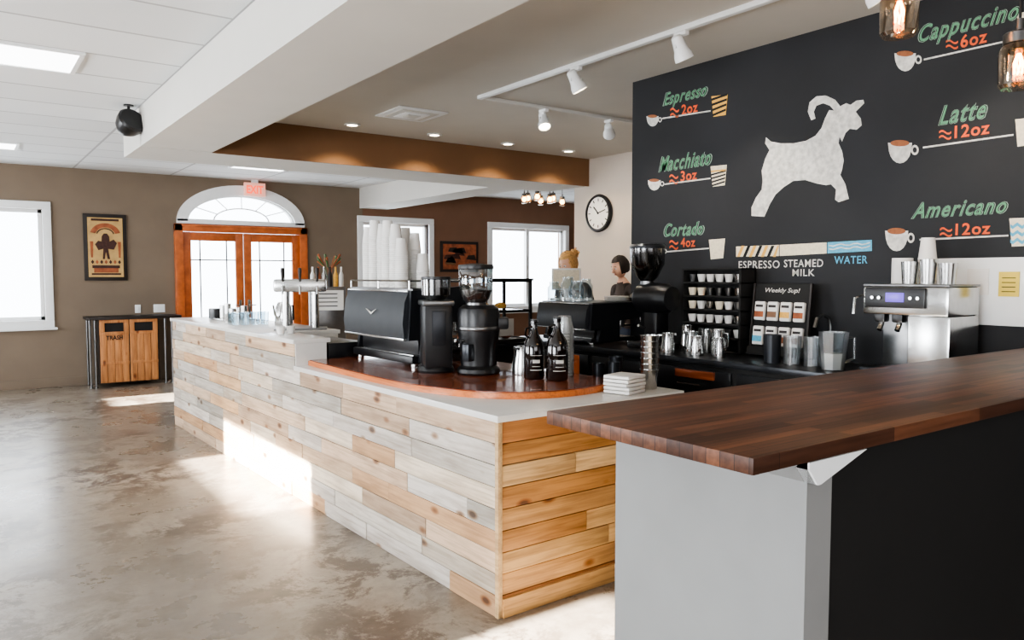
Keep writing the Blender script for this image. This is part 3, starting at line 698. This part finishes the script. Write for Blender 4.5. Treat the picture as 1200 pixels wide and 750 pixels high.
one('espresso_machine',lambda b:esp(b,.62,False),T((3.60,4.05,ZB))@Matrix.Diagonal((.95,1,.62,1)))
def jars(b):
    for x,y,r,h in ((.1,.10,.05,.2),(.12,.24,.055,.24),(.1,.38,.05,.19),(.25,.18,.05,.22),(.26,.32,.05,.2)):
        b.lathe([(.0,0),(r,0),(r,h*.7),(r*.7,h*.82),(r*.72,h)],(x,y,0),'glass',20,cap=False); b.lathe([(.0,.004),(r*.93,.004),(r*.93,h*.12),(.0,h*.12)],(x,y,0),'paper',20,cap=False)
one('glass_jars',jars,T((3.60,4.20,ZB+.302))@Matrix.Diagonal((1,1,.75,1)))
def plates(b):
    for k in range(4): b.lathe([(.0,0),(.06,0),(.095,.008),(.096,.011),(.06,.005),(.0,.005)],(0,0,k*.009),'paper',28,cap=False)
one('saucer_stack',plates,T((3.97,4.18,ZB+.302)))
def rack(b):
    Wd=.48;D=.15;Hh=.54
    b.bb((0,0,0),(D,.015,Hh),'blackm',.002); b.bb((0,Wd-.015,0),(D,Wd,Hh),'blackm',.002); b.bb((D-.01,0,0),(D,Wd,Hh),'blackm')
    n=6
    for i in range(n+1): b.bb((0,0,i*(Hh-.012)/n),(D,Wd,i*(Hh-.012)/n+.012),'blackm',.002)
    for i in range(1,n):
        for k in range(6):
            z=i*(Hh-.012)/n+.012; y=.055+k*.074; m=random.choice(['paper','steel','steeld','paper','chalkc'])
            b.lathe([(.0,0),(.02,0),(.03,.05),(.027,.05),(.0,.008)],(.05,y,z),m,16,cap=False)
            b.lathe([(.0,.042),(.026,.042)],(.05,y,z),'beans',14,cap=False)
one('cup_rack',rack,T((3.93,3.03,ZB)))
def display(b):
    Wd=.40;Hh=.44
    b.bb((0,-Wd/2,0),(.015,Wd/2,Hh),'blackm',.003)
    for y in (-Wd/2,Wd/2-.012): b.bb((-.01,y,0),(0,y+.012,Hh),'frame')
    X=lambda y,z:Matrix(((0,0,-1,-.002),(-1,0,0,y),(0,1,0,z),(0,0,0,1)))
    b.text('Weekly Sup!',X(0,Hh-.045),'chalkw',width=.24,height=.035,shear=.2,off=.01)
    cols=['rust','chalky','brown2','rust','brown2','rust','posti','chalkb']
    for r in range(2):
        for k in range(4):
            y=-.135+k*.09; z=.27-r*.15
            b.box((-.012,y,z),(.024,.072,.115),'paper',.008); b.box((-.026,y,z-.02),(.003,.062,.035),cols[r*4+k]); b.box((-.026,y,z+.03),(.003,.05,.015),'frame')
    b.bb((-.03,-Wd/2,0.0),(.0,Wd/2,.05),'blackm',.003); b.bb((-.04,-Wd/2,0),(.06,Wd/2,.01),'blackm',.002)
one('product_display_board',display,T((3.97,2.79,ZB+.008))@RY(6))
def pits(b):
    for i,(y,x,r,h) in enumerate(((3.43,3.70,.038,.11),(3.36,3.64,.045,.13),(3.27,3.76,.05,.14),(3.17,3.69,.045,.12),(3.08,3.78,.04,.16),(3.0,3.70,.035,.12),(3.38,3.84,.04,.17),(3.24,3.87,.04,.15))):
        pitcher(b,x,y,ZB,r,h,1.2+i)
one('steel_pitcher_set',pits)
def tools(b):
    for i in range(3): b.lathe([(.0,0),(.045,0),(.05,.16),(.045,.16)],(3.74+.02*i,2.66-.115*i,ZB),'frost' if i else 'dark',20,cap=False)
one('plastic_containers',tools)
def faucet(b):
    b.cyl((4.06,2.50,ZB),.025,.03,'steel'); b.tube([(4.06,2.5,ZB+.02),(4.06,2.5,ZB+.2),(4.04,2.5,ZB+.25),(3.98,2.5,ZB+.27),(3.92,2.5,ZB+.25),(3.90,2.5,ZB+.2)],.011,'steel',10)
    b.tube([(4.06,2.5,ZB+.06),(4.06,2.44,ZB+.09)],.007,'steel')
one('sink_faucet',faucet)
def blender_(b):
    b.lathe([(.0,0),(.055,0),(.075,.20),(.071,.20),(.05,.006)],(0,0,0),'frost',8,cap=False); b.tube([(.06,.03,.17),(.10,.06,.17),(.10,.06,.06),(.055,.03,.04)],.008,'frost')
    b.lathe([(.0,.005),(.05,.005),(.06,.09),(.0,.092)],(0,0,0),'paper',8,cap=False)
one('clear_plastic_pitcher',blender_,T((3.70,2.26,ZB))@RZ(-60))
def brewer(b):
    Wd=.42
    b.bb((.02,0,.30),(.34,Wd,.44),'steel',.015); b.bb((.0,.10,.335),(.03,Wd-.02,.435),'black',.01)
    b.bb((-.004,.20,.365),(.004,.29,.41),'screen',.002)
    for y in (.13,.165,.32,.355): b.cyl((-.002,y,.385),.008,.01,'steel',seg=10,rot=RY(-90))
    b.bb((.04,0,0),(.34,.20,.30),'steel',.012); b.bb((.22,.20,0),(.34,Wd,.30),'steeld',.01)
    b.bb((.0,.19,.0),(.24,Wd,.03),'dark',.006)
    for k in range(2):
        y=.26+.09*k; b.tube([(.08,y,.31),(.08,y,.25),(.06,y,.22)],.014,'steel'); b.box((.08,y,.285),(.055,.055,.05),'black',.01)
    b.tube([(.05,Wd+.005,.40),(-.02,Wd+.02,.38),(-.03,Wd+.02,.30)],.007,'steel')
    b.bb((.02,.0,.44),(.34,Wd,.452),'steeld',.004)
one('coffee_brewer',brewer,T((3.72,1.71,ZB)))
def topcups(b):
    z=ZB+.453
    for y,h in ((1.76,.10),(1.85,.12),(1.94,.11)): b.lathe([(.0,0),(.034,0),(.042,h),(.039,h),(.03,.006)],(3.83,y,z),'steel',20,cap=False)
    stacks(b,[(3.94,1.91,z,9)])
    b.lathe([(.0,0),(.05,0),(.05,.13),(.0,.13)],(3.93,2.03,z),'paper',20,cap=False)
one('cups_on_brewer',topcups)

one('service_island',lambda b:(b.bb((3.2,5.1,0),(4.6,5.6,.9),'blackm'),b.bb((3.17,5.07,.9),(4.63,5.63,.94),'dark',.004)))
def case(b):
    x0,x1,y0,y1,z0,z1=3.22,3.88,5.12,5.5,.941,1.45
    for x in (x0,x1):
        for y in (y0,y1): b.box((x,y,(z0+z1)/2),(.022,.022,z1-z0),'blackm')
    for z in (z0+.02,z0+.26,z1): 
        b.box(((x0+x1)/2,y0,z),(x1-x0,.022,.022),'blackm'); b.box(((x0+x1)/2,y1,z),(x1-x0,.022,.022),'blackm')
        b.box((x0,(y0+y1)/2,z),(.022,y1-y0,.022),'blackm'); b.box((x1,(y0+y1)/2,z),(.022,y1-y0,.022),'blackm')
    b.box(((x0+x1)/2,(y0+y1)/2,z0+.265),(x1-x0,y1-y0,.008),'glass'); b.box(((x0+x1)/2,(y0+y1)/2,z1+.01),(x1-x0+.04,y1-y0+.04,.02),'blackm',.004)
    b.box(((x0+x1)/2,(y0+y1)/2,z0+.012),(x1-x0,y1-y0,.02),'frame')
    for k in range(4): b.ball((x0+.12+k*.14,(y0+y1)/2,z0+.05),.05,'rust',(1,1,.6),12,8)
    for k in range(3): b.ball((x0+.15+k*.17,(y0+y1)/2,z0+.30),.05,'chalky',(1,1,.55),12,8)
    b.box(((x0+x1)/2,y0-.012,z0+.13),(.3,.004,.14),'beam',.002)
one('pastry_display_case',case)
def register(b):
    b.cyl((0,0,0),.09,.015,'paper'); b.cyl((0,0,.01),.02,.46,'paper'); b.box((0,.0,.52),(.26,.02,.20),'paper',.008,rot=RX(-15)); b.box((0,-.012,.52),(.23,.004,.17),'chalkc',.001,rot=RX(-15))
one('point_of_sale_register',register,T((4.42,5.3,.941))@RZ(-38))

ZR=1.071
def at(x,y,z): return CX@T((x,y,z))
def tower(b):
    for y in (-.11,.11): b.cyl((0,y,0),.05,.012,'steel'); b.cyl((0,y,.01),.03,.30,'steel')
    b.box((0,0,.345),(.11,.40,.10),'steel',.02); b.bb((-.1,-.2,0),(.14,.2,.012),'steeld',.004)
    for y in (-.13,0,.13): b.tube([(-.05,y,.34),(-.09,y,.34),(-.10,y,.28)],.008,'steel'); b.lathe([(.0,0),(.008,0),(.014,.08),(.012,.10),(.0,.105)],(-.07,y,.38),'frame',12,cap=False)
one('beverage_tap_tower',tower,at(.38,3.15,ZR)@RZ(66))
def caddy2(b):
    b.bb((-.15,-.1,0),(.15,.1,.50),'steeld',.006); b.bb((-.13,-.104,.30),(.13,-.1,.47),'paper')
    for k in range(4): b.box((0,-.106,.44-.035*k),(.16,.003,.008),'blackm')
    for i in range(6):
        x=-.12+.048*i; b.lathe([(.0,0),(.02,0),(.02,.10),(.009,.13),(.009,.17),(.0,.17)],(x,-.03,.50),['paper','rust','steel','frame','chalky','paper'][i],12,cap=False)
    for i in range(18):
        a=i*.9; b.tube([(.02,.05,.50),(.02+.03*math.cos(a),.05+.03*math.sin(a),.66),(.02+.10*math.cos(a),.05+.08*math.sin(a),.72+.015*(i%5))],[.003,.003,.011],'leaf' if i%2 else 'rust',5)
one('condiment_caddy',caddy2,at(.80,3.60,ZS+.002)@RZ(-20))
def glrack(b):
    for i in range(4):
        for j in range(2): b.lathe([(.0,0),(.03,0),(.036,.11),(.034,.11)],(i*.085,j*.085,0),'glass',16,cap=False)
    for i in range(3): b.lathe([(.0,0),(.028,0),(.034,.09),(.03,.09),(.0,.01)],(i*.08,.2,0),'steel',16,cap=False)
one('drinking_glasses',glrack,at(.12,3.95,ZR))
one('espresso_cups',lambda b:[b.lathe([(.0,0),(.022,0),(.033,.055),(.029,.055),(.0,.01)],(x,y,0),'paper',16,cap=False) for x,y in ((0,0),(.08,.02),(.03,.1))],at(.07,2.75,ZR))
def traysL(b):
    b.bb((0,0,0),(.3,.42,.02),'steel',.006)
    for i in range(5): b.cyl((.08+.13*(i%2),.08+.07*i,.02),.03,.10+.02*(i%3),'steel',seg=16)
    b.box((.15,.6,.05),(.22,.2,.10),'black',.01)
one('condiment_station',traysL,at(.2,4.45,ZR))
def kettle(b):
    b.lathe([(.0,0),(.07,0),(.075,.01),(.065,.16),(.045,.20),(.0,.205)],(0,0,0),'steel',24,cap=False); b.cyl((0,0,.2),.012,.03,'black')
    b.tube([(.07,0,.16),(.12,0,.17),(.125,0,.05),(.075,0,.03)],.009,'black'); b.tube([(-.06,0,.05),(-.11,0,.10),(-.13,0,.18)],[.012,.009,.007],'steel')
one('steel_kettle',kettle,at(.42,3.62,ZR)@RZ(30))

def poster(b,x0,x1,z0,z1,kind):
    y=YF-.03
    b.bb((x0,y,z0),(x1,YF-.001,z1),'frame',.006); b.bb((x0+.05,y-.004,z0+.05),(x1-.05,y,z1-.05),'postp' if kind else 'rust')
    cx,cz=(x0+x1)/2,(z0+z1)/2; X=lambda x,z:Matrix(((1,0,0,x),(0,0,-1,y-.006),(0,1,0,z),(0,0,0,1)))
    if kind:
        # arched red-brown banner, dark central figure, ornament row, footer bars
        n=14
        for ro,ri,m,h in ((.19,.125,'rust',.002),(.115,.10,'posti',.002)):
            P=[(ro*math.cos(math.pi*(.08+.84*i/n)),ro*.9*math.sin(math.pi*(.08+.84*i/n))) for i in range(n+1)]+[(ri*math.cos(math.pi*(.08+.84*i/n)),ri*.9*math.sin(math.pi*(.08+.84*i/n))) for i in range(n,-1,-1)]
            b.prism(P,0,h,m,X(cx,cz+.16))
        fig=[(-.04,-.22),(-.03,-.08),(-.09,-.10),(-.13,-.02),(-.09,.03),(-.05,.02),(-.045,.09),(-.02,.13),(.02,.13),(.045,.09),(.05,.02),(.10,.05),(.14,.0),(.10,-.09),(.03,-.08),(.05,-.22),(.02,-.22),(.0,-.12),(-.015,-.22)]
        b.prism(fig,0,.003,'posti',X(cx,cz+.06))
        for k in range(7): b.prism([(-.02,0),(0,-.03),(.02,0),(0,.03)],0,.002,'rust' if k%2 else 'posti',X(cx-.165+.055*k,cz-.20))
        for dz,w,h,m in ((-.265,.17,.02,'posti'),(-.315,.15,.03,'rust'),(-.365,.18,.012,'posti'),(.375,.17,.015,'posti')): b.prism([(-w,-h),(w,-h),(w,h),(-w,h)],0,.002,m,X(cx,cz+dz))
        for s_ in (-1,1):
            b.prism([(-.012,-.12),(.012,-.12),(.02,.1),(-.02,.1)],0,.002,'rust',X(cx+s_*.17,cz-.02))
    else:
        for k in range(9): b.prism([(-.1,-.03),(.12,-.05),(.08,.05),(-.06,.04)],0,.002,random.choice(['brown','posti','frame']),X(x0+.15+(x1-x0-.3)*random.random(),z0+.15+(z1-z0-.3)*random.random()))
b=B(); poster(b,1.40,1.93,1.42,2.33,1); b.done('framed_poster')
b=B(); poster(b,6.98,7.78,1.55,2.10,0); b.done('framed_picture')
def exitsign(b):
    x=3.68
    b.bb((x-.16,YF-.16,2.68),(x+.16,YF-.13,2.88),'exitw',.008); b.bb((x-.05,YF-.155,2.88),(x+.05,YF-.135,ZC),'trimwhite')
    b.text('EXIT',Matrix(((1,0,0,x),(0,0,-1,YF-.162),(0,1,0,2.78),(0,0,0,1))),'red',width=.25,height=.12,off=.03)
one('exit_sign',exitsign)
def plates2(b,x,n):
    b.box((x,YF-.006,1.02),(.075*n,.01,.115),'trimwhite',.004)
    for k in range(n): b.box((x+(k-(n-1)/2)*.05,YF-.014,1.02),(.012,.012,.03),'trimwhite',.002)
for x,n in ((2.05,1),(2.33,2)):
    b=B(); plates2(b,x,n); b.done('light_switch')
def clock(b):
    R_=RY(-90)@Matrix.Scale(1.36,4); c=(6.392,7.03,2.25)
    b.lathe([(.15,-.004),(.165,0),(.17,.02),(.16,.034),(.145,.036),(.142,.026)],c,'black',36,rot=R_,cap=False)
    b.lathe([(.0,.02),(.145,.02)],c,'paper',36,rot=R_,cap=False)
    cy,cz=c[1],c[2]
    for k in range(12):
        a=k*math.pi/6; b.box((6.362,cy+.16*math.sin(a),cz+.16*math.cos(a)),(.004,.011,.034),'blackm',rot=RX(-math.degrees(a)))
    b.box((6.359,cy+.04,cz+.04),(.004,.014,.115),'blackm',rot=RX(-45)); b.box((6.356,cy-.06,cz+.016),(.004,.011,.15),'blackm',rot=RX(75))
    b.cyl((6.362,cy,cz),.013,.01,'blackm',rot=RY(-90),seg=12)
one('round_clock',clock)
def trash(b):
    x0,x1,y0,y1=1.40,2.48,11.42,11.83
    b.bb((x0-.04,y0-.04,.90),(x1+.04,y1,.94),'frame',.006)
    b.bb((x0+.08,y0+.01,.05),(x1-.25,y1-.01,.90),'frame')
    for i,(a,c) in enumerate(((x0+.10,x0+.45),(x0+.46,x0+.81))):
        n=4
        for k in range(n):
            w=(c-a)/n; b.bb((a+w*k+.002,y0-.015,.06),(a+w*(k+1)-.002,y0+.01,.70),'cabwood',.003)
        b.bb((a,y0-.02,.70),(c,y0+.01,.74),'cabwood',.003); b.bb((a,y0-.02,.86),(c,y0+.01,.90),'cabwood',.003)
        b.bb((a,y0-.02,.74),(a+.06,y0+.01,.86),'cabwood',.003); b.bb((c-.06,y0-.02,.74),(c,y0+.01,.86),'cabwood',.003)
        b.bb((a+.06,y0,.74),(c-.06,y0+.012,.86),'blackm')
        b.bb((a,y0-.022,.30),(c,y0-.014,.34),'cabwood',.002)
    X=lambda x,z:Matrix(((1,0,0,x),(0,0,-1,y0-.024),(0,1,0,z),(0,0,0,1)))
    b.text('TRASH',X(x0+.275,.66),'blackm',width=.2,height=.06,off=.02)
    for x in (x0-.01,x0+.05,x1-.17,x1-.08,x1): b.tube([(x,y0+.02,0),(x,y0+.02,.90)],.014,'steeld',10); b.cyl((x,y0+.02,0),.025,.012,'steeld',seg=12)
    for x in (x0,x1): b.tube([(x,y1-.04,0),(x,y1-.04,.90)],.014,'steeld',10)
one('trash_cabinet',trash)

# ------------------------------------------------------------------ people
def person(name,X,ht,hair,shirt,lean,long_hair):
    s=ht/1.7
    J={'pel':(0,0,.95),'sp':(0,.0,1.12),'ch':(0,-.02*lean,1.30),'nk':(0,-.05*lean,1.44),'hd':(0,-.08*lean,1.50),
       'shL':(.17,-.03*lean,1.38),'elL':(.24,.0,1.12),'wrL':(.16,-.22,1.06),
       'shR':(-.17,-.03*lean,1.38),'elR':(-.24,.0,1.12),'wrR':(-.14,-.22,1.06),
       'hpL':(.09,0,.90),'knL':(.10,-.02,.50),'anL':(.10,.02,.09),'toL':(.11,-.14,.03),
       'hpR':(-.09,0,.90),'knR':(-.10,-.02,.50),'anR':(-.10,.02,.09),'toR':(-.11,-.14,.03)}
    Rd={'pel':.135,'sp':.115,'ch':.135,'nk':.055,'hd':.05,'shL':.065,'elL':.042,'wrL':.028,'shR':.065,'elR':.042,'wrR':.028,'hpL':.095,'knL':.06,'anL':.042,'toL':.035,'hpR':.095,'knR':.06,'anR':.042,'toR':.035}
    E=[('pel','sp'),('sp','ch'),('ch','nk'),('nk','hd'),('ch','shL'),('shL','elL'),('elL','wrL'),('ch','shR'),('shR','elR'),('elR','wrR'),('pel','hpL'),('hpL','knL'),('knL','anL'),('anL','toL'),('pel','hpR'),('hpR','knR'),('knR','anR'),('anR','toR')]
    K=list(J); me=bpy.data.meshes.new('sk'); me.from_pydata([J[k] for k in K],[(K.index(a),K.index(c)) for a,c in E],[])
    ob=bpy.data.objects.new('sk',me); bpy.context.scene.collection.objects.link(ob)
    ob.modifiers.new('s','SKIN'); sv=me.skin_vertices[0].data
    for i,k in enumerate(K): sv[i].radius=(Rd[k],Rd[k]*(.75 if k in('pel','sp','ch') else 1)); sv[i].use_root=(k=='pel')
    u=ob.modifiers.new('u','SUBSURF'); u.levels=2
    dg=bpy.context.evaluated_depsgraph_get(); ev=bpy.data.meshes.new_from_object(ob.evaluated_get(dg))
    b=B()
    def mm(c):
        if c.z<.10: return 'blackm'
        if c.z<.94: return 'jeans'
        if c.z>1.43 and abs(c.x)<.09: return 'skin'
        if abs(c.x)>.12 and c.y<-.12: return 'skin'
        return shirt
    b.add([v.co.copy() for v in ev.vertices],[tuple(p.vertices) for p in ev.polygons],mm)
    bpy.data.objects.remove(ob); bpy.data.meshes.remove(ev)
    hx,hy,hz=0,-.10*lean,1.60
    b.M=T((hx,hy,hz))@RX(20*lean)
    # head: skull with jaw, cheeks and a face plane
    vs=[];fs=[];nr,ns=18,28
    for i in range(nr+1):
        th=math.pi*i/nr; z=.115*math.cos(th)
        for k in range(ns):
            a=2*math.pi*k/ns; r=math.sin(th); x=.076*r*math.cos(a); y=.095*r*math.sin(a)
            if z<-.02:
                q=(-.02-z)/.095; x*=1-.28*q
                y=y*(1-.15*q)-.012*q if y<0 else y*(1-.55*q)
            if y<0 and abs(x)<.06: y*=.95
            vs.append((x,y,z))
    for i in range(nr):
        for k in range(ns): k2=(k+1)%ns; fs.append((i*ns+k,i*ns+k2,(i+1)*ns+k2,(i+1)*ns+k))
    b.add(vs,fs,'skin')
    b.tube([(0,-.084,.018),(0,-.096,-.008),(0,-.108,-.026),(0,-.094,-.036)],[.008,.010,.013,.009],'skin',10)
    b.ball((0,-.083,-.062),.02,'lips',(1,.45,.32),12,8)
    for sx in (-1,1):
        b.ball((sx*.030,-.079,.004),.011,'paper',(1.2,.7,.8),12,8); b.ball((sx*.030,-.086,.004),.0052,'blackm',seg=8,rings=5); b.ball((sx*.077,.004,-.01),.022,'skin',(.35,.8,1.3),12,8)
        b.tube([(sx*.016,-.089,.026),(sx*.032,-.088,.030),(sx*.048,-.078,.025)],.003,hair,6)
    def shell(t0,t1,a0,a1,r0):
        vs=[];fs=[];nr,ns=10,28
        for i in range(nr+1):
            th=t0+(t1-t0)*i/nr
            for k in range(ns+1):
                a=math.radians(a0+(a1-a0)*k/ns); r=r0+.003*math.sin(13*a+4*th)
                vs.append((.92*r*math.sin(th)*math.cos(a),.008+1.10*r*math.sin(th)*math.sin(a),.008+1.26*r*math.cos(th)))
        for i in range(nr):
            for k in range(ns): q=i*(ns+1)+k; fs.append((q,q+1,q+ns+2,q+ns+1))
        b.add(vs,fs,hair)
    shell(0,1.05,0,360,.097); shell(1.0,2.25,-32,212,.096); shell(1.0,2.15,-24,204,.090)
    if long_hair:
        b.ball((0,.12,.07),.042,hair,(1,.95,1),14,10)
        for k in range(5): a=k*1.25; b.tube([(.02*math.cos(a),.13,.07+.02*math.sin(a)),(.05*math.cos(a),.14,.07+.05*math.sin(a)),(.03*math.cos(a+.9),.155,.07+.03*math.sin(a+.9))],[.012,.010,.004],hair,6)
        for sx in (-1,1): b.tube([(sx*.072,-.045,.04),(sx*.084,-.04,-.02),(sx*.076,-.035,-.08)],[.012,.009,.004],hair)
    b.M=Matrix()
    for sx,w in ((1,(.16,-.22,1.06)),(-1,(-.14,-.22,1.06))):
        w=Vector(w); b.box(w+Vector((-sx*.01,-.045,0)),(.075,.09,.028),'skin',.012)
        for k in range(4):
            p=w+Vector((-sx*.01+(-.028+.019*k),-.085,0)); L_=(.06,.072,.07,.055)[k]
            b.tube([p,p+Vector((0,-L_*.5,-.005)),p+Vector((0,-L_*.85,-.025)),p+Vector((0,-L_,-.04))],[.009,.0085,.008,.006],'skin')
        p=w+Vector((-sx*.045,-.03,0)); b.tube([p,p+Vector((-sx*.025,-.03,-.01)),p+Vector((-sx*.03,-.055,-.02))],[.011,.01,.007],'skin')
    b.done(name,X@Matrix.Scale(s,4),sharp=60)
person('barista_woman',T((5.05,5.92,0))@RZ(-84),1.71,'blond','shirt',1,True)
person('barista_person',T((5.84,6.0,0))@RZ(-100),1.68,'darkhair','shirt2',.8,False)

# ------------------------------------------------------------------ lights
def area(name,loc,size,sy,rot,en,col=(1,1,1)):
    l=bpy.data.lights.new(name,'AREA'); l.shape='RECTANGLE'; l.size=size; l.size_y=sy; l.energy=en; l.color=col
    o=bpy.data.objects.new(name,l); o.location=loc; o.rotation_euler=rot; bpy.context.scene.collection.objects.link(o); return o
R90=math.radians(90)
for y,w in ((.9,2.6),(5.65,1.7),(9.4,1.9)):
    area('window_daylight',(-3.45,y,1.35),1.25,w,(0,-R90,0),155*w/2,(.93,.96,1))
area('back_fill_light',(0,-2.95,1.6),4.5,1.8,(R90,0,0),115,(.98,.98,1))  # added fill behind the camera for the counter end; solid wall, no window
sun=bpy.data.lights.new('sun','SUN'); sun.energy=130; sun.angle=math.radians(.8); sun.color=(1,.95,.87)
o=bpy.data.objects.new('sun',sun); o.rotation_euler=Vector((1,0,-.44)).to_track_quat('-Z','Y').to_euler(); bpy.context.scene.collection.objects.link(o)
w=bpy.data.worlds.new('sky'); bpy.context.scene.world=w; w.use_nodes=True; nt=w.node_tree
bg=nt.nodes['Background']; bg.inputs[0].default_value=(.86,.93,1,1); bg.inputs[1].default_value=7

cam=bpy.data.cameras.new('camera'); cam.sensor_width=36; cam.lens=27; cam.clip_start=.05
co=bpy.data.objects.new('camera',cam); co.location=(0,0,H)
co.rotation_euler=(math.radians(90)-PITCH,0,-PSI); bpy.context.scene.collection.objects.link(co)
bpy.context.scene.camera=co
vs=bpy.context.scene.view_settings
vs.view_transform='AgX'; vs.look='AgX - Medium High Contrast'; vs.exposure=.1
